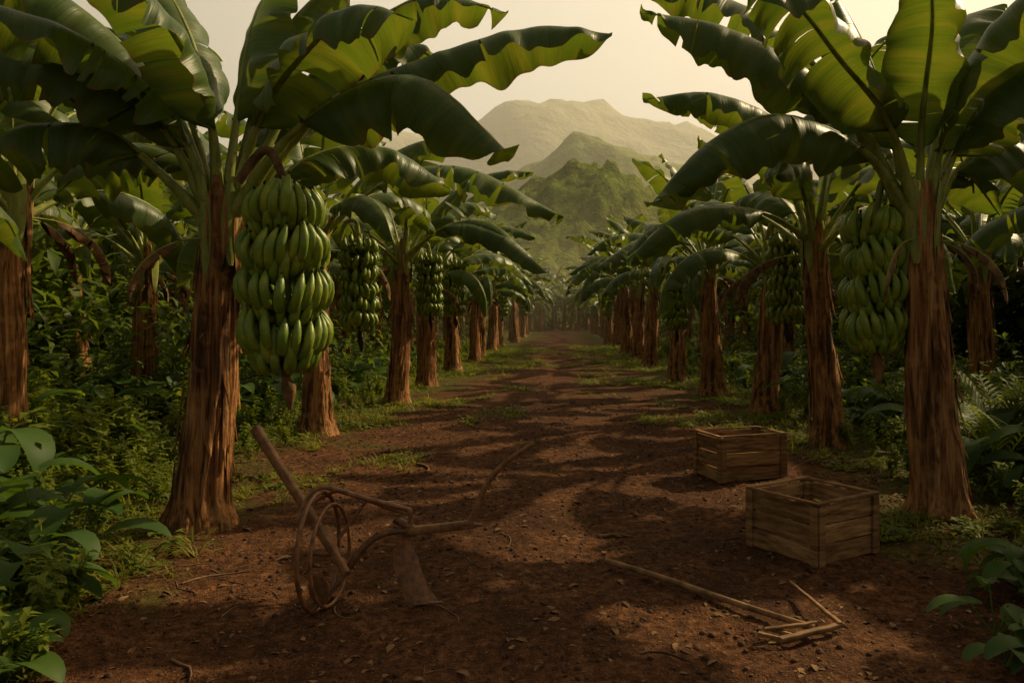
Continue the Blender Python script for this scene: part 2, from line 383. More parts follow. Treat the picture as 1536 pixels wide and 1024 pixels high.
# ------------------------------------------------------------------ hero trees (world coordinates)
def hero(name, base, top, leaves, seed, r0, r1):
    mb = MB(); trunk(mb, base, top, seed, r0, r1, 64, 90); crown_sheath(mb, top, seed, r1)
    for i, (pf, W, dr, roll, tr, ctrl) in enumerate(leaves):
        b = top + (V(*ctrl[0]) - top).normalized() * 0.09; b.z = top.z + 0.02 - 0.012 * i
        leaf(mb, [b] + [V(*c) for c in ctrl], pf, W, seed * 31 + i, dr, roll, 60, 7, tr, 0.070)
    rr = random.Random(seed)
    for i in range(3):
        az = rr.uniform(0, 6.28)
        leaf(mb, gen_leaf_ctrl(top + V(0, 0, -0.12), az, 0.0, math.radians(100), rr.uniform(0.7, 1.1), rr), 0.3, 0.07, seed * 77 + i, 1.7, 0, 16, 2, 5, 0.02, DRY)
    return mb.obj(name)
treeA = hero('banana_tree', V(-2.90, 6.40, 0), V(-2.70, 6.35, 2.42), [
    (0.32, 0.48, 1.75, -0.1, 2, [(-1.99, 6.1, 3.14), (-1.09, 5.9, 3.46), (-0.33, 5.7, 2.82)]),
    (0.44, 0.40, 1.5, 0.0, 2, [(-1.87, 6.3, 3.33), (-1.04, 6.2, 3.68), (-0.21, 6.15, 3.90), (0.40, 6.1, 3.84)]),
    (0.26, 0.50, 1.5, 0.0, 4, [(-3.06, 6.1, 3.16), (-3.55, 5.9, 3.58), (-4.17, 5.8, 3.66), (-4.7, 5.7, 3.3)]),
    (0.28, 0.44, 1.6, 0.0, 2, [(-3.11, 6.2, 2.80), (-3.52, 6.1, 3.12), (-4.12, 6.0, 3.06), (-4.7, 6.0, 2.6)]),
    (0.28, 0.46, 1.2, 0.25, 3, [(-2.68, 6.15, 3.15), (-2.80, 5.85, 3.70), (-2.98, 5.4, 4.00), (-3.1, 4.9, 3.95)]),
    (0.32, 0.42, 0.9, 0.3, 2, [(-2.58, 6.35, 3.3), (-2.52, 6.55, 4.1), (-2.35, 6.9, 4.8)]),
    (0.28, 0.46, 1.5, 0.0, 4, [(-2.36, 6.25, 3.22), (-1.96, 6.0, 3.62), (-1.41, 5.6, 3.85), (-0.95, 5.3, 3.65)]),
    (0.30, 0.42, 1.3, 0.0, 3, [(-2.25, 6.6, 3.42), (-1.82, 6.8, 4.02), (-1.15, 6.9, 4.45), (-0.45, 6.9, 4.30)]),
    (0.27, 0.42, 1.2, 0.0, 5, [(-2.65, 7.0, 3.3), (-2.3, 7.8, 3.8), (-1.9, 8.6, 3.5)]),
    (0.27, 0.42, 1.2, 0.0, 5, [(-3.2, 7.0, 3.2), (-3.8, 7.7, 3.6), (-4.3, 8.3, 3.4)]),
    (0.28, 0.46, 1.3, 0.0, 3, [(-3.0, 6.3, 3.25), (-3.5, 6.1, 3.9), (-4.0, 5.9, 4.2), (-4.5, 5.8, 4.1)]),
    (0.28, 0.38, 1.4, 0.0, 4, [(-2.2, 6.8, 3.0), (-1.6, 7.2, 3.2), (-1.0, 7.5, 2.85)]),
    (0.28, 0.42, 1.3, 0.0, 5, [(-3.1, 6.8, 2.95), (-3.9, 7.1, 3.2), (-4.7, 7.4, 2.8)]),
    (0.30, 0.42, 1.0, 0.0, 3, [(-2.85, 6.5, 3.3), (-3.15, 6.75, 4.1), (-3.6, 7.0, 4.7), (-4.1, 7.2, 4.8)]),
    (0.30, 0.42, 1.2, 0.0, 3, [(-2.4, 6.8, 3.4), (-2.0, 7.2, 4.0), (-1.5, 7.7, 4.3), (-1.0, 8.1, 4.1)]),
    (0.30, 0.44, 1.1, 0.0, 4, [(-3.05, 6.6, 3.3), (-3.6, 6.9, 4.0), (-4.3, 7.2, 4.3), (-5.0, 7.4, 4.1)]),
    (0.28, 0.42, 1.4, 0.0, 4, [(-2.9, 6.1, 3.1), (-3.3, 5.6, 3.6), (-3.9, 5.0, 3.75)]),
    (0.30, 0.44, 1.2, -0.2, 4, [(-2.5, 6.5, 3.4), (-2.3, 6.7, 4.1), (-1.9, 6.9, 4.6), (-1.4, 7.0, 4.8)]),
], 3, 0.275, 0.150)
treeB = hero('banana_tree', V(3.18, 6.66, 0), V(3.00, 6.66, 2.44), [
    (0.25, 0.48, 1.65, 0.1, 2, [(2.5, 6.5, 3.02), (1.74, 6.3, 3.27), (1.14, 6.2, 3.02), (0.67, 6.1, 2.51)]),
    (0.32, 0.46, 1.5, 0.1, 4, [(2.49, 6.6, 3.28), (1.99, 6.6, 3.75), (1.33, 6.6, 4.08), (0.66, 6.6, 4.2)]),
    (0.28, 0.48, 1.5, -0.3, 3, [(2.66, 6.4, 3.2), (2.14, 6.1, 3.65), (1.67, 5.7, 3.92), (1.27, 5.4, 3.85)]),
    (0.28, 0.48, 1.4, 0.25, 3, [(2.96, 6.5, 3.3), (2.9, 6.2, 3.95), (2.68, 5.8, 4.3)]),
    (0.25, 0.46, 1.5, 0.0, 3, [(3.26, 6.5, 3.1), (3.48, 6.3, 3.5), (3.88, 6.1, 3.65), (4.3, 6.0, 3.3)]),
    (0.26, 0.38, 1.4, 0.0, 4, [(3.41, 6.8, 2.95), (3.98, 7.0, 3.2), (4.57, 7.1, 2.75)]),
    (0.28, 0.42, 1.0, 0.0, 3, [(3.3, 6.9, 3.5), (3.6, 7.2, 4.3), (4.1, 7.5, 4.6)]),
    (0.27, 0.42, 1.2, 0.0, 5, [(3.0, 7.5, 3.4), (2.7, 8.3, 3.8), (2.4, 9.0, 3.4)]),
    (0.30, 0.46, 1.2, 0.0, 3, [(2.5, 6.9, 3.5), (1.9, 7.1, 4.25), (1.3, 7.2, 4.6), (0.8, 7.2, 4.55)]),
    (0.28, 0.30, 1.3, 0.0, 4, [(3.3, 6.9, 2.9), (3.7, 7.2, 2.95), (4.1, 7.4, 2.6)]),
    (0.28, 0.46, 1.4, 0.0, 3, [(3.15, 6.45, 3.3), (3.35, 6.15, 3.9), (3.65, 5.7, 4.2)]),
    (0.28, 0.42, 1.2, 0.0, 4, [(2.7, 7.0, 3.1), (2.1, 7.6, 3.5), (1.5, 8.1, 3.3)]),
    (0.28, 0.42, 1.1, 0.0, 4, [(3.4, 7.2, 3.3), (3.9, 7.8, 3.9), (4.6, 8.3, 3.8)]),
    (0.28, 0.42, 1.2, 0.0, 4, [(3.3, 6.6, 3.2), (3.8, 6.6, 3.9), (4.4, 6.6, 4.1), (4.9, 6.6, 3.8)]),
    (0.30, 0.44, 1.2, 0.2, 4, [(2.8, 6.8, 3.4), (2.6, 6.9, 4.1), (2.3, 7.0, 4.7)]),
], 5, 0.27, 0.145)
bA = bunch_mesh('fruit_bunch', 1, 1.31, 0.305, 4, True, True,
                [(-0.36, 0.05, 0.02), (-0.22, 0.05, 0.22), (-0.11, 0.0, 0.24), (-0.04, 0, 0.12), (0, 0, 0.0)])
bA.location = (-2.04, 5.90, 2.66); bA.parent = treeA
bB = bunch_mesh('fruit_bunch', 2, 1.16, 0.265, 4, True, True,
                [(0.30, -0.1, 0.05), (0.2, -0.03, 0.25), (0.08, 0, 0.25), (0.03, 0, 0.12), (0, 0, 0.0)])
bB.location = (2.70, 6.82, 2.60); bB.parent = treeB

# ------------------------------------------------------------------ row trees
variants = [make_tree('banana_tree_variant', 100 + i, 2.50 + 0.12 * (i % 3), 11 + i % 3, link=False) for i in range(6)]
bunch_lo = bunch_mesh('fruit_bunch_variant', 9, 1.35, 0.27, 6, False, False, [(-0.3, 0.0, -0.1), (-0.2, 0, 0.2), (-0.05, 0, 0.22), (0, 0, 0.0)])
def put_tree(me, x, y, rot, s, coll=None, name='banana_tree'):
    o = bpy.data.objects.new(name, me); o.location = (x, y, 0); o.rotation_euler = (0, 0, rot)
    o.scale = (s, s, s * R.uniform(0.95, 1.06)); (coll or scene.collection).objects.link(o); return o
def put_bunch(par, x, y, ztop, s, rot=0, coll=None):
    o = bpy.data.objects.new('fruit_bunch', bunch_lo.data); (coll or scene.collection).objects.link(o)
    o.parent = par
    o.matrix_parent_inverse = (Matrix.LocRotScale(par.location, par.rotation_euler, par.scale)).inverted()
    o.location = (x, y, ztop); o.scale = (s, s, s); o.rotation_euler = (0, 0, rot); return o
t2 = make_tree('banana_tree', 301, 2.75, 12, 26, 4, [([(1.1, -0.5, 3.5), (2.2, -0.8, 3.62), (3.5, -1.0, 2.95)], 0.3, 0.42)]); t2.location = (-3.45, 11.3, 0)
t3 = make_tree('banana_tree', 302, 2.75, 12, 26, 4, [([(1.1, -0.5, 3.3), (2.1, -0.8, 3.1), (2.9, -1.0, 2.4)], 0.3, 0.40)]); t3.location = (-3.1, 15.0, 0)
t4 = make_tree('banana_tree', 303, 2.6, 12, 26, 4, [([(-0.55, -0.6, 3.75), (-1.6, -0.9, 4.25), (-2.5, -1.1, 4.15)], 0.35, 0.40),
                                                  ([(-0.9, -0.3, 2.95), (-1.9, -0.6, 2.95), (-2.7, -0.8, 2.3)], 0.3, 0.38)]); t4.location = (3.44, 10.2, 0)
t5 = make_tree('banana_tree', 304, 2.6, 12, 24, 4, [([(-1.0, -0.9, 3.25), (-1.7, -1.6, 3.1), (-2.6, -2.2, 2.5)], 0.3, 0.40)]); t5.location = (3.2, 16.6, 0)
t1b = []
for i, (x, y, s) in enumerate([(-3.1, 18.5, 1), (-3.17, 23.5, 1), (-2.95, 27.5, 1), (3.5, 13.6, 1.0), (2.95, 20.3, 1.0), (2.87, 25.4, 1), (2.85, 29.2, 1)]):
    t1b.append(put_tree(variants[i % 6].data, x, y, R.uniform(0, 6.28), s))
put_bunch(t2, -2.75, 10.9, 2.75, 0.92)
put_bunch(t3, -2.5, 15.3, 2.85, 0.85)
put_bunch(t1b[0], -2.50, 18.9, 2.98, 0.95)
put_bunch(t4, 3.1, 10.95, 2.80, 0.88)
put_bunch(t5, 2.48, 17.0, 2.6, 0.88)
for i, (x, y, s) in enumerate([(-7.0, 13.4, 1), (-6.6, 9.4, 1.15), (-10.6, 17.5, 1.2), (-6.9, 18.0, 1), (7.1, 9.0, 1.15), (7.0, 13.2, 1), (7.2, 17.6, 1), (10.6, 12.5, 1.2), (-9.6, 12.4, 1.25), (-6.4, 6.0, 1.05), (6.9, 5.6, 1.05), (-10.3, 8.6, 1.3), (10.4, 8.2, 1.3)]):
    put_tree(variants[(i * 5 + 1) % 6].data, x, y, R.uniform(0, 6.28), s)
dist = bpy.data.collections.new('distant_banana_trees')
for row, x0 in enumerate([-2.95, 2.95, -6.9, 6.9, -10.6, 10.6, -14.3, 14.3, -18, 18, -22, 22, -26, 26, -31, 31]):
    y = {0: 31.5, 1: 33, 2: 22.0, 3: 21.5, 4: 21.5, 5: 16.5}.get(row, 11 + R.uniform(0, 3))
    if row > 7: y = 18 + R.uniform(0, 3)
    sc0 = 1.0 if row < 2 else (1.08 if row < 4 else 1.3 if row < 8 else 1.6)
    while y < 95:
        if y > abs(x0) * 0.9:
            o = put_tree(variants[R.randrange(6)].data, x0 + R.uniform(-0.3, 0.3), y + R.uniform(-0.5, 0.5), R.uniform(0, 6.28), sc0 * R.uniform(0.88, 1.12), dist, 'banana_tree_far')
            if R.random() < 0.35 and row < 6:
                put_bunch(o, o.location.x - math.copysign(0.55, x0), o.location.y - 0.4, 2.7, 0.8, R.uniform(0, 6), dist)
        y += R.uniform(3.4, 4.4) if row < 8 else R.uniform(4, 6)
for i in range(70):
    put_tree(variants[R.randrange(6)].data, R.uniform(-30, 30), R.uniform(84, 108), R.uniform(0, 6.28), R.uniform(0.9, 1.5), dist, 'banana_tree_far')
for x, y in [(-1.8, 76), (0.4, 79), (1.9, 77.5), (-0.6, 82), (1.2, 84)]:
    put_tree(variants[R.randrange(6)].data, x, y, R.uniform(0, 6.28), R.uniform(0.8, 1.1), dist, 'banana_tree_far')
e = bpy.data.objects.new('distant_banana_trees', None); e.instance_type = 'COLLECTION'; e.instance_collection = dist
scene.collection.objects.link(e)

# ------------------------------------------------------------------ ground
def gh(x, y):
    if abs(x) > 14 or y > 40: return 0.0
    k = min(1, (14 - abs(x)) / 4) * min(1, (40 - y) / 10)
    return k * (0.05 * nz(x * 0.55, y * 0.55, 1) + 0.028 * nz(x * 2.1, y * 2.1, 5) + 0.018 * nz(x * 7, y * 7, 9) + 0.010 * nz(x * 19, y * 19, 2))
def axis(fine0, fine1, st, far):
    a = list(np.arange(fine0, fine1, st)); s = st; x = fine1
    while x < far: a.append(x); s *= 1.22; x += s
    s = st; x = fine0 - st; lo = []
    while x > -far: lo.append(x); s *= 1.22; x -= s
    return np.array(lo[::-1] + a)
xs = axis(-4.6, 4.6, 0.035, 4000); ys = axis(2.6, 11.0, 0.035, 4000)
gv = [(x, y, gh(x, y)) for y in ys for x in xs]; nx, ny = len(xs), len(ys)
idx = np.arange(nx * ny).reshape(ny, nx)
gf = np.stack([idx[:-1, :-1], idx[:-1, 1:], idx[1:, 1:], idx[1:, :-1]], -1).reshape(-1, 4)
me = bpy.data.meshes.new('ground'); me.from_pydata(gv, [], gf.tolist()); me.polygons.foreach_set('use_smooth', [True] * len(me.polygons))
ground = bpy.data.objects.new('ground', me); scene.collection.objects.link(ground)
m, nt = new_mat('soil')
pos = N(nt, 'ShaderNodeNewGeometry').outputs['Position']
sx = nt.nodes.new('ShaderNodeSeparateXYZ'); nt.links.new(pos, sx.inputs[0])
n1 = noise_t(nt, pos, 1.3, 3, 0.6); n2 = noise_t(nt, pos, 16, 5, 0.7); n3 = noise_t(nt, pos, 70, 2, 0.7); n4 = noise_t(nt, pos, 0.55, 5, 0.65)
c = ramp(nt, n2, [(0.30, (0.028, 0.011, 0.006)), (0.48, (0.100, 0.041, 0.017)), (0.62, (0.195, 0.084, 0.035)), (0.78, (0.34, 0.175, 0.078))])
c = mixc(nt, ramp(nt, n1, [(0.35, 0.7), (0.6, 0.0)]), c, (0.038, 0.016, 0.008))
c = mixc(nt, ramp(nt, n3, [(0.60, 0.0), (0.72, 0.7)]), c, (0.32, 0.175, 0.080))
ax = math_(nt, 'ABSOLUTE', sx.outputs[0])
g = math_(nt, 'ADD', math_(nt, 'MULTIPLY', math_(nt, 'SUBTRACT', ax, 2.7), 0.20), math_(nt, 'MULTIPLY', math_(nt, 'SUBTRACT', n4, 0.5), 1.7))
gy = math_(nt, 'MULTIPLY', math_(nt, 'MINIMUM', math_(nt, 'MAXIMUM', math_(nt, 'SUBTRACT', sx.outputs[1], 7.0), 0.0), 25.0), 0.015)
g = math_(nt, 'ADD', g, gy)
gm = ramp(nt, g, [(0.05, 0.0), (0.27, 0.8)])
gc = ramp(nt, n2, [(0.3, (0.034, 0.040, 0.008)), (0.6, (0.092, 0.102, 0.016)), (0.8, (0.16, 0.16, 0.028))])
c = mixc(nt, gm, c, gc)
hh = math_(nt, 'ADD', n2, math_(nt, 'MULTIPLY', n3, 0.45))
finish(nt, c, 0.95, bump(nt, hh, 1.0, 0.05), 0.1)
me.materials.append(m)

# ------------------------------------------------------------------ scatter machinery
def merge_scatter(name, templates, mats, places, smooth=True):
    vs, fs, off = [], [], 0
    for (k, x, y, z, r, s, tx, ty) in places:
        tv, tf = templates[k]
        M = np.array((Matrix.Rotation(tx, 3, 'X') @ Matrix.Rotation(ty, 3, 'Y') @ Matrix.Rotation(r, 3, 'Z')))
        vs.append((tv * s) @ M.T + np.array([x, y, z])); fs.append(tf + off); off += len(tv)
    vs = np.concatenate(vs).astype(np.float32); fs = np.concatenate(fs).astype(np.int32)
    me = bpy.data.meshes.new(name)
    me.vertices.add(len(vs)); me.vertices.foreach_set('co', vs.ravel())
    me.loops.add(fs.size); me.loops.foreach_set('vertex_index', fs.ravel())
    me.polygons.add(len(fs)); me.polygons.foreach_set('loop_start', np.arange(0, fs.size, 4, dtype=np.int32))
    me.update(calc_edges=True); me.polygons.foreach_set('use_smooth', [smooth] * len(fs))
    for mm in mats: me.materials.append(mm)
    o = bpy.data.objects.new(name, me); scene.collection.objects.link(o); return o
def tmpl(fn, seed):
    rr = random.Random(seed); v = []; f = []
    fn(v, f, rr); return np.array(v, dtype=float), np.array(f, dtype=int)
def blade(v, f, base, az, pitch, bend, ln, w, n=3, shape='lance', rr=None, fold=0.25):
    p = Vector(base); b = len(v); s = V(-math.sin(az), math.cos(az), 0)
    for i in range(n + 1):
        q = i / n
        th = pitch - bend * q
        if shape == 'grass': ww = w * (1 - q) ** 0.8 + 0.0006
        elif shape == 'lance': ww = w * max(0.03, math.sin(math.pi * min(1, q * 0.93 + 0.07)) ** 0.8)
        else: ww = w * max(0.03, math.sin(math.pi * (q * 0.9 + 0.08)) ** 0.6)
        d = V(math.cos(az) * math.cos(th), math.sin(az) * math.cos(th), math.sin(th))
        if i: p = p + d * ln / n
        nn = s.cross(d) * -1
        v.append(tuple(p - s * ww + nn * ww * fold)); v.append(tuple(p)); v.append(tuple(p + s * ww + nn * ww * fold))
    for i in range(n):
        a = b + i * 3
        f.append((a, a + 1, a + 4, a + 3)); f.append((a + 1, a + 2, a + 5, a + 4))
def t_grass(v, f, rr):
    for i in range(14):
        a = rr.uniform(0, 6.28); d = rr.uniform(0, 0.06)
        blade(v, f, (math.cos(a) * d, math.sin(a) * d, 0), a + rr.uniform(-.6, .6), rr.uniform(0.9, 1.5), rr.uniform(0.5, 1.6), rr.uniform(0.06, 0.17), 0.0045, 2, 'grass')
def t_weed(v, f, rr):
    for st in range(rr.randint(4, 7)):
        a = rr.uniform(0, 6.28); ln = rr.uniform(0.25, 0.6); lean = rr.uniform(0.1, 0.7); p = V(0, 0, 0); n = 9
        for i in range(n):
            th = math.pi / 2 - lean * i / n
            p = p + V(math.cos(a) * math.cos(th), math.sin(a) * math.cos(th), math.sin(th)) * ln / n
            for k in range(2):
                if i > 1: blade(v, f, p, a + rr.uniform(0, 6.28), rr.uniform(0.1, 0.9), rr.uniform(0.4, 1.3), rr.uniform(0.07, 0.14), rr.uniform(0.018, 0.034), 2, 'lance')
        b = len(v); q = V(0.004, 0, 0); v += [(-.004, 0, 0), (.004, 0, 0), tuple(p + q), tuple(p - q)]; f.append((b, b + 1, b + 2, b + 3))
def t_low(v, f, rr):
    for i in range(22):
        a = rr.uniform(0, 6.28); d = rr.uniform(0.02, 0.16)
        blade(v, f, (math.cos(a) * d, math.sin(a) * d, rr.uniform(0.01, 0.06)), rr.uniform(0, 6.28), rr.uniform(0, 0.7), rr.uniform(0.3, 1.0), rr.uniform(0.03, 0.07), rr.uniform(0.010, 0.02), 2, 'lance')
def t_fern(v, f, rr):
    for st in range(rr.randint(9, 13)):
        a = rr.uniform(0, 6.28); ln = rr.uniform(0.45, 0.8); p = V(0, 0, 0); pitch = rr.uniform(0.8, 1.35); bend = rr.uniform(0.9, 1.6); n = 20; prev = p.copy()
        for i in range(n):
            q = i / n; th = pitch - bend * q; p = p + V(math.cos(a) * math.cos(th), math.sin(a) * math.cos(th), math.sin(th)) * ln / n
            w = 0.17 * math.sin(math.pi * min(1, 0.12 + q * 0.86)) + 0.01
            if i > 1:
                for sgn in (-1, 1): blade(v, f, p, a + sgn * 1.15, th * 0.3 + 0.1, 0.6, w, 0.014, 2, 'lance')
            b = len(v); s = V(-math.sin(a), math.cos(a), 0) * 0.004; v += [tuple(prev - s), tuple(prev + s), tuple(p + s), tuple(p - s)]; f.append((b, b + 1, b + 2, b + 3)); prev = p.copy()
def t_broad(v, f, rr):
    for st in range(rr.randint(7, 10)):
        a = rr.uniform(0, 6.28); ln = rr.uniform(0.2, 0.5); th = rr.uniform(0.8, 1.35)
        d = V(math.cos(a) * math.cos(th), math.sin(a) * math.cos(th), math.sin(th)); p = d * ln
        b = len(v); s = V(-math.sin(a), math.cos(a), 0) * 0.006; v += [tuple(-s), tuple(s), tuple(p + s), tuple(p - s)]; f.append((b, b + 1, b + 2, b + 3))
        blade(v, f, p - d * 0.02, a + rr.uniform(-.4, .4), rr.uniform(0.2, 0.7), rr.uniform(1.0, 1.7), rr.uniform(0.28, 0.45), rr.uniform(0.07, 0.12), 7, 'broad', fold=0.3)
def t_spiky(v, f, rr):
    for st in range(15):
        a = rr.uniform(0, 6.28); ln = rr.uniform(0.8, 1.25); p = V(0, 0, 0); pitch = rr.uniform(1.0, 1.5); bend = rr.uniform(0.4, 1.2); n = 16; prev = p.copy()
        for i in range(n):
            q = i / n; th = pitch - bend * q; p = p + V(math.cos(a) * math.cos(th), math.sin(a) * math.cos(th), math.sin(th)) * ln / n
            if i > 3:
                for sgn in (-1, 1): blade(v, f, p, a + sgn * 0.7, th * 0.8 + 0.1, 0.7, 0.30 * math.sin(math.pi * min(1, 0.15 + q * 0.8)) + 0.03, 0.014, 3, 'lance')
            b = len(v); s = V(-math.sin(a), math.cos(a), 0) * 0.008; v += [tuple(prev - s), tuple(prev + s), tuple(p + s), tuple(p - s)]; f.append((b, b + 1, b + 2, b + 3)); prev = p.copy()
def t_bush(v, f, rr):
    for i in range(330):
        d = V(rr.gauss(0, 1), rr.gauss(0, 1), rr.gauss(0, 1)).normalized() * rr.uniform(0.55, 1.0) ** 0.6
        p = V(d.x * 0.8, d.y * 0.8, 0.75 + d.z * 0.75) * (1 + 0.35 * nz(d.x * 2 + rr.random() * .2, d.y * 2, d.z * 2))
        blade(v, f, p, rr.uniform(0, 6.28), rr.uniform(-0.3, 0.9), rr.uniform(0.3, 1.4), rr.uniform(0.13, 0.26), rr.uniform(0.03, 0.06), 2, 'lance')
TG = [tmpl(t_grass, i) for i in range(5)]; TW = [tmpl(t_weed, i + 10) for i in range(6)]; TF = [tmpl(t_fern, i + 20) for i in range(4)]
TB = [tmpl(t_broad, i + 30) for i in range(4)]; TS = [tmpl(t_spiky, i + 40) for i in range(2)]; TU = [tmpl(t_bush, i + 50) for i in range(3)]
TLOW = [tmpl(t_low, i + 60) for i in range(4)]
def pl(n_t, x, y, s, tilt=0.15): return (R.randrange(n_t), x, y, gh(x, y) - 0.01, R.uniform(0, 6.28), s, R.uniform(-tilt, tilt), R.uniform(-tilt, tilt))
def edge_x(y): return 3.3 if y > 6 else 2.35 + (y - 3.8) * 0.42
def green(x, y): return (abs(x) - 2.7) * 0.20 + nz(x * 0.6, y * 0.6, 33) * 0.8 + min(25, max(0, y - 7)) * 0.015
P = []; Q = []
for _ in range(42000):
    y = 3.2 + 38 * R.random() ** 1.6; x = R.uniform(-min(12, y + 2), min(12, y + 2))
    g = green(x, y)
    if y < 6.6 and abs(x) < 2.3: continue
    if g > 0.10 + R.uniform(-0.12, 0.12):
        if R.random() < 0.72: P.append(pl(5, x, y, R.uniform(0.6, 1.5) * (1 + 0.012 * y)))
        elif len(Q) < 4500: Q.append(pl(4, x, y, R.uniform(0.7, 1.6) * (1 + 0.015 * y)))
merge_scatter('grass', TG, [GRASS], P[:17000])
merge_scatter('ground_cover', TLOW, [WEED], Q)
P = []
for _ in range(5800):
    y = 3.6 + 34 * R.random() ** 1.5; x = R.choice((-1, 1)) * R.uniform(edge_x(y) + 0.1, min(16, y + 3))
    if nz(x * 0.8, y * 0.8, 3) > -0.35 and abs(x) > edge_x(y) + 0.25 * nz(y * 1.5, x): P.append(pl(6, x, y, R.uniform(0.5, 1.25) * min(1.15, 0.55 + 0.35 * (abs(x) - edge_x(y)))))
merge_scatter('undergrowth_weeds', TW, [WEED], P[:3600])
P = [pl(4, x, y, s) for x, y, s in [(-4.3, 6.7, 0.9), (-5.0, 7.4, 1.0)]]
for _ in range(170):
    y = 7 + 18 * R.random(); x = R.choice((-1, 1)) * R.uniform(4.3, 12); P.append(pl(4, x, y, R.uniform(0.8, 1.5)))
P += [pl(4, x, y, s) for x, y, s in [(-2.75, 3.75, 0.6), (-3.0, 4.1, 0.7), (-2.5, 3.55, 0.5), (2.95, 4.4, 0.7), (3.1, 4.9, 0.8)]]
merge_scatter('fern', TF, [DWEED], P)
P = [pl(4, x, y, s) for x, y, s in [(-3.2, 5.2, 1.1), (-3.65, 5.6, 1.3), (-3.4, 4.8, 1.1), (-3.0, 4.5, 0.9), (-4.3, 6.3, 1.3), (-4.0, 5.2, 1.3), (-2.75, 3.95, 0.75), (-2.95, 4.3, 0.8), (4.9, 7.3, 0.9), (5.2, 8.0, 1.1),
                                    (2.35, 4.3, 0.65), (2.55, 4.0, 0.75), (2.75, 4.6, 0.85), (3.1, 5.1, 0.8), (2.15, 3.85, 0.55), (2.35, 3.75, 0.6), (-3.0, 4.0, 0.65), (-2.6, 3.65, 0.6)]]
for _ in range(190):
    y = 7 + 20 * R.random(); x = R.choice((-1, 1)) * R.uniform(4.2, 12); P.append(pl(4, x, y, R.uniform(0.8, 1.8)))
merge_scatter('broadleaf_plant', TB, [DWEED], P)
merge_scatter('palm_seedling', TS, [WEED], [pl(2, 4.55, 8.3, 1.15), pl(2, 5.5, 8.9, 1.2), pl(2, -7.4, 10.0, 1.1)])
P = []
for _ in range(430):
    y = R.uniform(10, 95); x = R.choice((-1, 1)) * R.uniform(5.2 if y < 30 else 4.6, min(40, y * 1.0 + 2)); P.append(pl(3, x, y, R.uniform(0.6, 1.5)))
for _ in range(120):
    P.append(pl(3, R.uniform(-35, 35), R.uniform(84, 108), R.uniform(1.2, 2.6)))
for _ in range(110):
    s_ = R.choice((-1, 1)); y = R.uniform(9, 30); P.append(pl(3, s_ * R.uniform(11, 20), y, R.uniform(1.8, 3.0)))
merge_scatter('bush_thicket', TU, [BUSH], P)

# clods, litter, twigs
def t_clod(v, f, rr):
    rows = 4; seg = 6
    for i in range(rows + 1):
        th = math.pi * i / rows
        for j in range(seg):
            a = 6.283 * j / seg; r = 0.5 * (1 + rr.uniform(-.25, .25))
            v.append((math.sin(th) * math.cos(a) * r, math.sin(th) * math.sin(a) * r, math.cos(th) * r * 0.7))
    for i in range(rows):
        for j in range(seg): f.append((i * seg + j, (i + 1) * seg + j, (i + 1) * seg + (j + 1) % seg, i * seg + (j + 1) % seg))
def t_litter(v, f, rr): blade(v, f, (0, 0, 0.004), 0, 0.25, 0.7, rr.uniform(0.04, 0.1), rr.uniform(0.008, 0.02), 3, 'lance')
TC = [tmpl(t_clod, i) for i in range(5)]; TL = [tmpl(t_litter, i) for i in range(6)]
P = []
for _ in range(15000):
    y = 3.2 + 12 * R.random() ** 1.6; x = R.uniform(-4.5, 4.5); s = 0.007 + 0.036 * R.random() ** 3
    P.append((R.randrange(5), x, y, gh(x, y), R.uniform(0, 6), s, R.uniform(-.5, .5), R.uniform(-.5, .5)))
merge_scatter('soil_clods', TC, [CLOD], P)
P = []
for _ in range(9000):
    y = 3.2 + 16 * R.random() ** 1.5; x = R.uniform(-5, 5)
    if nz(x * 1.3, y * 1.3, 7) > R.uniform(-0.5, 0.3): P.append((R.randrange(6), x, y, gh(x, y), R.uniform(0, 6.28), R.uniform(0.3, 1.1), R.uniform(-.3, .3), R.uniform(-.3, .3)))
merge_scatter('leaf_litter', TL, [DRY], P)
mb = MB()
def stick(x, y, a, ln, r, bend=0.15, mat=TWIG):
    pts = []
    for i in range(7):
        q = i / 6; xx = x + math.cos(a) * ln * q - math.sin(a) * bend * ln * math.sin(q * 3.1) ; yy = y + math.sin(a) * ln * q + math.cos(a) * bend * ln * math.sin(q * 3.1)
        pts.append(V(xx, yy, gh(xx, yy) + r * 0.8))
    mb.tube(pts, lambda q: r * (1 - 0.6 * q), mat, 6)
for _ in range(170):
    x, y = R.uniform(-4.5, 4), 3.4 + 9 * R.random() ** 1.4; a_, l_, r_, b_ = R.uniform(0, 6.28), R.uniform(0.1, 0.4), R.uniform(0.002, 0.006), R.uniform(-.25, .25)
    if not (0.0 < x < 2.1 and 3.4 < y < 5.8): stick(x, y, a_, l_, r_, b_)
for x, y, a, ln, r in [(0.3, 6.15, -0.2, 0.28, 0.014), (-3.3, 5.35, 0.05, 0.3, 0.016), (-2.35, 4.95, 0.6, 0.5, 0.008), (-2.6, 5.0, 0.9, 0.45, 0.007), (-1.6, 8.9, -1.2, 0.5, 0.016), (0.4, 3.95, -0.2, 0.25, 0.007), (-1.9, 3.9, -0.9, 0.3, 0.009)]:
    stick(x, y, a, ln, r)
mb.obj('twigs')

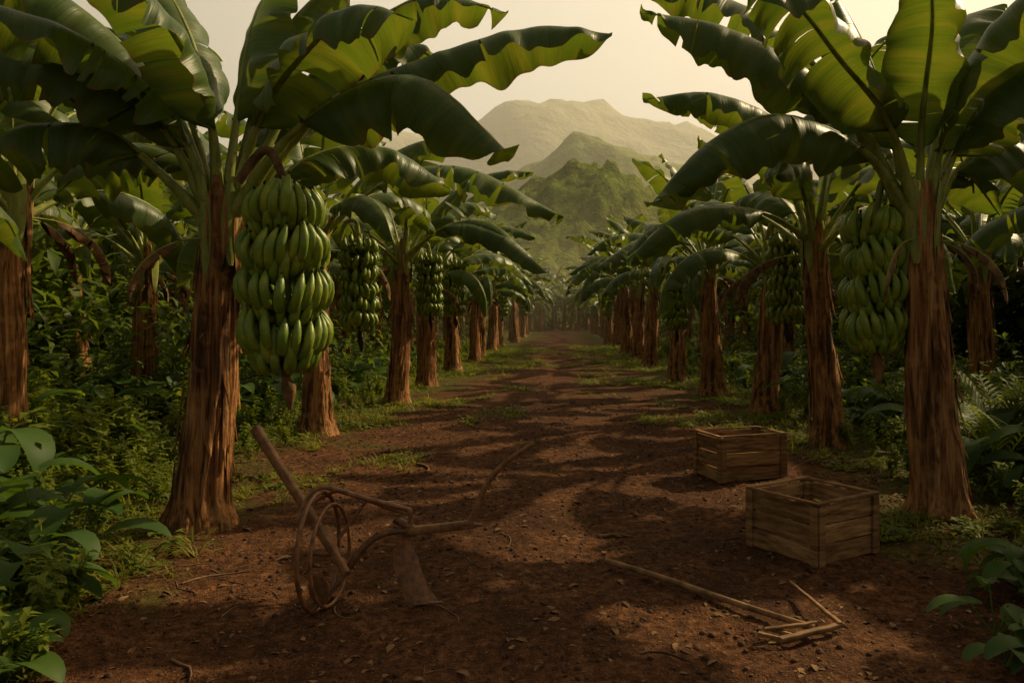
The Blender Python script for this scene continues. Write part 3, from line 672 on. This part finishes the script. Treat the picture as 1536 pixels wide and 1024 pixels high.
# ------------------------------------------------------------------ plough
mb_w, mb_i, mb_s = MB(), MB(), MB()
def box_beam(mb, a, b, w, h, mat, w2=None, n=8, seed=0):
    w2 = w2 or w; d = (b - a).normalized(); s = d.cross(V(0, 0, 1)).normalized(); u = s.cross(d)
    rows = []
    for i in range(n + 1):
        q = i / n; c = a.lerp(b, q); k = w + (w2 - w) * q; j = 0.003 * nz(q * 6, seed)
        hh = h * k / w; bv = 0.2
        prof = [(-1, -1 + bv), (-1, 1 - bv), (-1 + bv, 1), (1 - bv, 1), (1, 1 - bv), (1, -1 + bv), (1 - bv, -1), (-1 + bv, -1)]
        rows.append([c + s * (px * k / 2 + j) + u * (pz * hh / 2 + j) for px, pz in prof])
    mb.grid(rows, mat, close=True); mb.cap(rows[0][::-1], mat); mb.cap(rows[-1], mat)
box_beam(mb_w, V(-1.82, 4.75, 1.02), V(-1.22, 4.55, 0.22), 0.044, 0.055, TOOLW, 0.034)
box_beam(mb_w, V(-1.50, 4.72, 0.56), V(-1.21, 4.60, 0.20), 0.03, 0.03, TOOLW)
box_beam(mb_w, V(-0.90, 4.66, 0.425), V(-0.50, 4.66, 0.47), 0.05, 0.052, TOOLW, 0.042, 8, 2)
def hoop(c, rx, rz, yaw, tilt, r, n=44):
    pts = []
    for i in range(n + 1):
        a = 2 * math.pi * i / n
        p = V(math.cos(a) * rx, 0, math.sin(a) * rz); p = Matrix.Rotation(tilt, 3, 'Y') @ p; p = Matrix.Rotation(yaw, 3, 'Z') @ p
        pts.append(c + p)
    mb_i.tube(pts, r, RUST, 8, caps=False)
hoop(V(-1.385, 4.58, 0.335), 0.29, 0.335, math.radians(83), -0.06, 0.014)
hoop(V(-1.330, 4.62, 0.300), 0.25, 0.29, math.radians(80), -0.08, 0.011)
mb_i.tube([V(-1.44, 4.57, 0.33), V(-1.25, 4.60, 0.31)], 0.020, RUST, 10)
mb_i.tube(catmull([V(-1.37, 4.52, 0.13), V(-1.355, 4.545, 0.13), V(-1.34, 4.57, 0.13)], 6), lambda q: 0.085 - 0.05 * q, RUST, 18)
# upper frame bars
mb_i.tube(catmull([V(-1.50, 4.55, 0.52), V(-1.46, 4.58, 0.62), V(-1.40, 4.6, 0.69), V(-1.34, 4.62, 0.69), V(-1.12, 4.64, 0.62), V(-0.91, 4.66, 0.56), V(-0.875, 4.66, 0.53), V(-0.875, 4.66, 0.40)], 40), 0.016, RUST, 8)
mb_i.tube(catmull([V(-1.44, 4.68, 0.60), V(-1.30, 4.70, 0.655), V(-1.10, 4.69, 0.59), V(-0.92, 4.68, 0.53)], 24), 0.013, RUST, 8)
mb_i.tube([V(-1.13, 4.65, 0.61), V(-1.28, 4.63, 0.40)], 0.010, RUST, 8)
mb_i.tube(catmull([V(-1.24, 4.6, 0.20), V(-1.16, 4.62, 0.32), V(-1.05, 4.64, 0.41), V(-0.88, 4.66, 0.435)], 24), lambda q: 0.022 - 0.004 * q, RUST, 8)
mb_i.tube(catmull([V(-1.40, 4.5, 0.02), V(-1.30, 4.56, 0.12), V(-1.22, 4.6, 0.22), V(-1.13, 4.63, 0.33)], 18), 0.012, RUST, 8)
mb_i.tube([V(-0.97, 4.66, 0.50), V(-0.82, 4.66, 0.42)], 0.024, RUST, 8)
mb_w.tube(catmull([V(-0.55, 4.66, 0.45), V(-0.50, 4.66, 0.53), V(-0.44, 4.66, 0.68), V(-0.33, 4.66, 0.82), V(-0.155, 4.66, 0.94)], 30), lambda q: 0.022 - 0.009 * q, TOOLW, 8)
mb_i.tube([V(-0.56, 4.66, 0.47), V(-0.455, 4.65, 0.465)], lambda q: 0.026 - 0.018 * q, RUST, 8)
rows = []
prof = [(0.42, -0.905, 0.03), (0.36, -0.915, 0.035), (0.31, -0.92, 0.055), (0.25, -0.905, 0.066), (0.17, -0.88, 0.070), (0.09, -0.845, 0.072), (0.03, -0.81, 0.078), (0.0, -0.79, 0.085)]
for z, x, w in prof:
    rows.append([V(x - w + 2 * w * k / 6, 4.66 - 0.012 * math.sin(math.pi * k / 6) + 0.05 * (k / 6) - (0.42 - z) * 0.12, z + 0.015 * (k / 6 - 0.5)) for k in range(7)])
mb_s.grid(rows, RUST); mb_s.grid([[p + V(0, 0.012, 0) for p in r][::-1] for r in rows], RUST)
mb_s.grid([[r[0] for r in rows], [r[0] + V(0, 0.012, 0) for r in rows]], RUST); mb_s.grid([[r[-1] + V(0, 0.012, 0) for r in rows], [r[-1] for r in rows]], RUST)
mb_s.tube([V(-0.84, 4.62, 0.02), V(-0.68, 4.60, 0.035)], lambda q: 0.03 * (1 - q * 0.7), RUST, 6, squash=0.5)
pl_e = bpy.data.objects.new('plough', None); scene.collection.objects.link(pl_e)
mb_w.obj('wooden_beams', pl_e); mb_i.obj('iron_frame', pl_e); mb_s.obj('share', pl_e)

# ------------------------------------------------------------------ crates
def board(mb, c, sx_, sy_, sz_, rr, rot=0.0):
    j = lambda k: rr.uniform(-k, k)
    bv = 0.003
    x, y, z = sx_ / 2, sy_ / 2, sz_ / 2
    b = len(mb.v); k = mb.mi(WOOD)
    pts = [(-x, -y, -z), (x, -y, -z), (x, y, -z), (-x, y, -z), (-x, -y, z), (x, -y, z), (x, y, z), (-x, y, z)]
    for p in pts:
        mb.v.append((c[0] + p[0] + j(bv), c[1] + p[1] + j(bv), c[2] + p[2] + j(bv))); mb.uv.append((0, 0))
    for f in [(0, 3, 2, 1), (4, 5, 6, 7), (0, 1, 5, 4), (1, 2, 6, 5), (2, 3, 7, 6), (3, 0, 4, 7)]:
        mb.f.append(tuple(b + q for q in f)); mb.m.append(k)
def crate(L, Wd, H, seed, loc, rot):
    rr = random.Random(seed); mb = MB(); T = 0.02
    n = 3; hb = H / n
    for sgn in (-1, 1):
        for i in range(n):
            z = hb * (i + 0.5)
            board(mb, (0, sgn * (Wd / 2 - T / 2), z), L - 0.004, T, hb - 0.014 - rr.uniform(0, 0.010), rr)
            board(mb, (sgn * (L / 2 - T / 2), 0, z), T, Wd - 2 * T - 0.006, hb - 0.014 - rr.uniform(0, 0.010), rr)
    for a in (-1, 1):
        for b in (-1, 1):
            board(mb, (a * (L / 2 - T - 0.024), b * (Wd / 2 - T - 0.022), H / 2), 0.04, 0.036, H - 0.01, rr)
            board(mb, (a * (L / 2 - 0.032), b * (Wd / 2 + 0.010), H / 2 + 0.002), 0.06, 0.016, H + 0.002, rr)
            board(mb, (a * (L / 2 + 0.010), b * (Wd / 2 - 0.020), H / 2 + 0.002), 0.016, 0.06, H + 0.002, rr)
    for b in (-1, 1):
        board(mb, (0, b * (Wd / 2 - 0.004), H + 0.016), L + 0.03, 0.036, 0.018, rr)
        board(mb, (b * (L / 2 - 0.004), 0, H + 0.014), 0.036, Wd - 0.05, 0.018, rr)
    for i in range(5):
        board(mb, (0, -Wd / 2 + Wd * (i + 0.5) / 5, 0.035), L - 2 * T - 0.01, Wd / 5 - 0.012, 0.016, rr)
    o = mb.obj('wooden_crate', smooth=False); o.location = loc; o.rotation_euler = (0, 0, rot)
    bm = o.modifiers.new('bevel', 'BEVEL'); bm.width = 0.003; bm.segments = 2
    return o
crate(0.64, 0.62, 0.41, 1, (1.82, 5.76, 0.0), math.radians(33))
crate(0.76, 0.52, 0.45, 2, (1.88, 8.33, 0.0), math.radians(19))

# ------------------------------------------------------------------ rake lying on the ground
mb = MB()
zb = max(gh(0.3 + 1.2 * i / 20, 5.35 - 1.2 * i / 20) for i in range(21)) + 0.02
ga, gb = V(0.31, 5.35, zb), V(1.34, 4.19, zb + 0.01)
mb.tube([ga.lerp(gb, i / 12) + V(0, 0, 0.006 * math.sin(i / 2)) for i in range(13)], lambda q: 0.021 - 0.003 * q, POLE, 8)
box_beam(mb, V(1.49, 4.23, zb + 0.012), V(1.41, 4.88, zb + 0.02), 0.026, 0.020, POLE, 0.014)
box_beam(mb, V(1.51, 4.255, zb), V(1.12, 4.055, zb), 0.032, 0.026, POLE)
box_beam(mb, V(1.36, 4.215, zb + 0.026), V(1.07, 4.165, zb + 0.01), 0.022, 0.016, POLE)
box_beam(mb, V(1.03, 4.135, zb), V(1.145, 4.06, zb), 0.022, 0.018, POLE)
box_beam(mb, V(1.14, 4.19, zb - 0.006), V(1.22, 4.11, zb - 0.002), 0.018, 0.014, POLE)
mb.obj('garden_rake')

# ------------------------------------------------------------------ hills
def hill_mat(name, a, b, c3, sc, bs):
    m, nt = new_mat(name)
    pos = N(nt, 'ShaderNodeNewGeometry').outputs['Position']
    n1 = noise_t(nt, pos, sc, 5, 0.65); n2 = noise_t(nt, pos, sc * 0.12, 3)
    c = ramp(nt, n1, [(0.35, a), (0.65, b)])
    c = mixc(nt, ramp(nt, n2, [(0.4, 0.0), (0.65, 0.6)]), c, c3)
    finish(nt, c, 1.0, bump(nt, n1, bs, 1.0 / sc), 0.0); return m
def hills(name, peaks, x0, x1, y0, y1, nx, ny, bumps, bs, mat, rough=1.0):
    rows = []
    for j in range(ny + 1):
        y = y0 + (y1 - y0) * j / ny; row = []
        for i in range(nx + 1):
            x = x0 + (x1 - x0) * i / nx; h = 0
            for px, py, ph, sxp, syp in peaks:
                hh_ = ph * math.exp(-(abs((x - px) / sxp) ** 2.3) - ((y - py) / syp) ** 2); h = (h ** 3 + hh_ ** 3) ** (1 / 3)
            s0 = peaks[0][3]
            h *= 1 + rough * (0.07 * nz(x / (s0 * 0.6), y / (s0 * 0.6), 4) + 0.03 * nz(x / (s0 * 0.22), y / (s0 * 0.22), 4))
            k = min(1, h / 5)
            h += k * bumps * (abs(nz(x / bs, y / bs, 1)) * 1.6 + 0.6 * nz(x / bs * 2.7, y / bs * 2.7, 8))
            row.append(V(x, y, h - 1.0))
        rows.append(row)
    mb = MB(); mb.grid(rows, mat); return mb.obj(name)
hm1 = hill_mat('hill_forest_near_haze_tint', (0.075, 0.120, 0.022), (0.19, 0.22, 0.042), (0.25, 0.25, 0.058), 0.35, 1.0)  # forest green, muted slightly so some haze is painted into the colour
hm2 = hill_mat('hill_forest_mid_haze_tint', (0.17, 0.21, 0.07), (0.26, 0.28, 0.10), (0.30, 0.30, 0.12), 0.12, 0.6)  # paler than real forest: distance haze painted into the base colour
hm3 = hill_mat('hill_forest_far_haze_tint', (0.32, 0.33, 0.20), (0.38, 0.38, 0.23), (0.41, 0.39, 0.25), 0.03, 0.35)  # palest albedo, painted-in aerial haze on top of the haze volume
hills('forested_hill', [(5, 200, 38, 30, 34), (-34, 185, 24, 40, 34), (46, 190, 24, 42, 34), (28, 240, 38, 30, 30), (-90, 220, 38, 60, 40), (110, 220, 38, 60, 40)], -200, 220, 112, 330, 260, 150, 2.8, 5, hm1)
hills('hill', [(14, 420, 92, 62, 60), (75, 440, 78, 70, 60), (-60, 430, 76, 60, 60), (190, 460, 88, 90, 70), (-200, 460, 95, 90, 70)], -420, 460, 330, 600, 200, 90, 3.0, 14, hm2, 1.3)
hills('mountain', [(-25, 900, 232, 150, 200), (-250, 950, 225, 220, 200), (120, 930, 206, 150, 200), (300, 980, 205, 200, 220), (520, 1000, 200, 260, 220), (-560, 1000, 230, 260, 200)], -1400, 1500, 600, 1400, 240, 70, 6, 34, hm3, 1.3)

# ------------------------------------------------------------------ air: valley haze and low mist among the far rows
def air(name, x0, x1, y0, y1, z1, dens, col, g):
    mb = MB()
    mb.v = [(x0, y0, -0.5), (x1, y0, -0.5), (x1, y1, -0.5), (x0, y1, -0.5), (x0, y0, z1), (x1, y0, z1), (x1, y1, z1), (x0, y1, z1)]
    mb.uv = [(0, 0)] * 8; mb.f = [(0, 3, 2, 1), (4, 5, 6, 7), (0, 1, 5, 4), (1, 2, 6, 5), (2, 3, 7, 6), (3, 0, 4, 7)]; mb.m = [0] * 6
    m = bpy.data.materials.new(name); m.use_nodes = True; nt = m.node_tree; nt.nodes.clear()
    vs_ = N(nt, 'ShaderNodeVolumeScatter'); vs_.inputs['Color'].default_value = (*col, 1); vs_.inputs['Density'].default_value = dens; vs_.inputs['Anisotropy'].default_value = g
    out = N(nt, 'ShaderNodeOutputMaterial'); nt.links.new(vs_.outputs[0], out.inputs['Volume'])
    mb.mats = [m]; return mb.obj(name, smooth=False)
air('haze', -1600, 1600, 112, 1500, 275, 0.0011, (1.0, 0.96, 0.84), 0.3)
air('mist', -42, 42, 30, 110, 7.5, 0.0026, (1.0, 0.90, 0.62), 0.5)

# ------------------------------------------------------------------ light, sky
EL, AZ = math.radians(38), math.radians(56)
d = V(math.sin(AZ) * math.cos(EL), math.cos(AZ) * math.cos(EL), math.sin(EL))
sun = bpy.data.lights.new('sun', 'SUN'); sun.energy = 5.0; sun.angle = math.radians(1.0); sun.color = (1.0, 0.78, 0.43)
so = bpy.data.objects.new('sun', sun); so.rotation_euler = d.to_track_quat('Z', 'Y').to_euler(); scene.collection.objects.link(so)
w = bpy.data.worlds.new('World'); scene.world = w; w.use_nodes = True; nt = w.node_tree; nt.nodes.clear()
sky = N(nt, 'ShaderNodeTexSky'); sky.sky_type = 'NISHITA'; sky.sun_disc = False; sky.sun_elevation = EL; sky.sun_rotation = AZ
sky.air_density = 1.0; sky.dust_density = 6.0; sky.ozone_density = 0.6
ST = 0.07
col = mixc(nt, 1.0, sky.outputs[0], (1.0, 0.84, 0.54), 'MULTIPLY')
# thin high overcast veil: bright cream, strongest towards the valley
tcw = N(nt, 'ShaderNodeTexCoord').outputs['Generated']
dp = nt.nodes.new('ShaderNodeVectorMath'); dp.operation = 'DOT_PRODUCT'; nt.links.new(tcw, dp.inputs[0])
gd = V(math.sin(0.12) * math.cos(0.28), math.cos(0.12) * math.cos(0.28), math.sin(0.28)); dp.inputs[1].default_value = gd
glow = ramp(nt, math_(nt, 'ADD', math_(nt, 'MULTIPLY', dp.outputs['Value'], 0.5), 0.5), [(0.0, 0.12), (0.6, 0.17), (0.85, 0.40), (0.97, 0.9), (1.0, 1.0)])
veil = mixc(nt, 1.0, (1.0, 0.86, 0.61), glow, 'MULTIPLY')
sc_ = nt.nodes.new('ShaderNodeVectorMath'); sc_.operation = 'SCALE'; nt.links.new(veil, sc_.inputs[0]); sc_.inputs['Scale'].default_value = 0.80 / ST
tot = nt.nodes.new('ShaderNodeVectorMath'); tot.operation = 'ADD'; nt.links.new(col, tot.inputs[0]); nt.links.new(sc_.outputs[0], tot.inputs[1])
bg = N(nt, 'ShaderNodeBackground'); bg.inputs[1].default_value = ST; nt.links.new(tot.outputs[0], bg.inputs[0])
wo = N(nt, 'ShaderNodeOutputWorld'); nt.links.new(bg.outputs[0], wo.inputs[0])

# ------------------------------------------------------------------ camera
cam = bpy.data.cameras.new('camera'); cam.lens = 28; cam.sensor_width = 36; cam.clip_end = 6000; cam.clip_start = 0.05
cam.shift_x = -72 / 1536; cam.shift_y = -42 / 1536
co = bpy.data.objects.new('camera', cam); co.location = (0, 0, 1.7); co.rotation_euler = (math.pi / 2, 0, 0)
scene.collection.objects.link(co); scene.camera = co
scene.view_settings.view_transform = 'Standard'; scene.view_settings.look = 'None'; scene.view_settings.exposure = 0
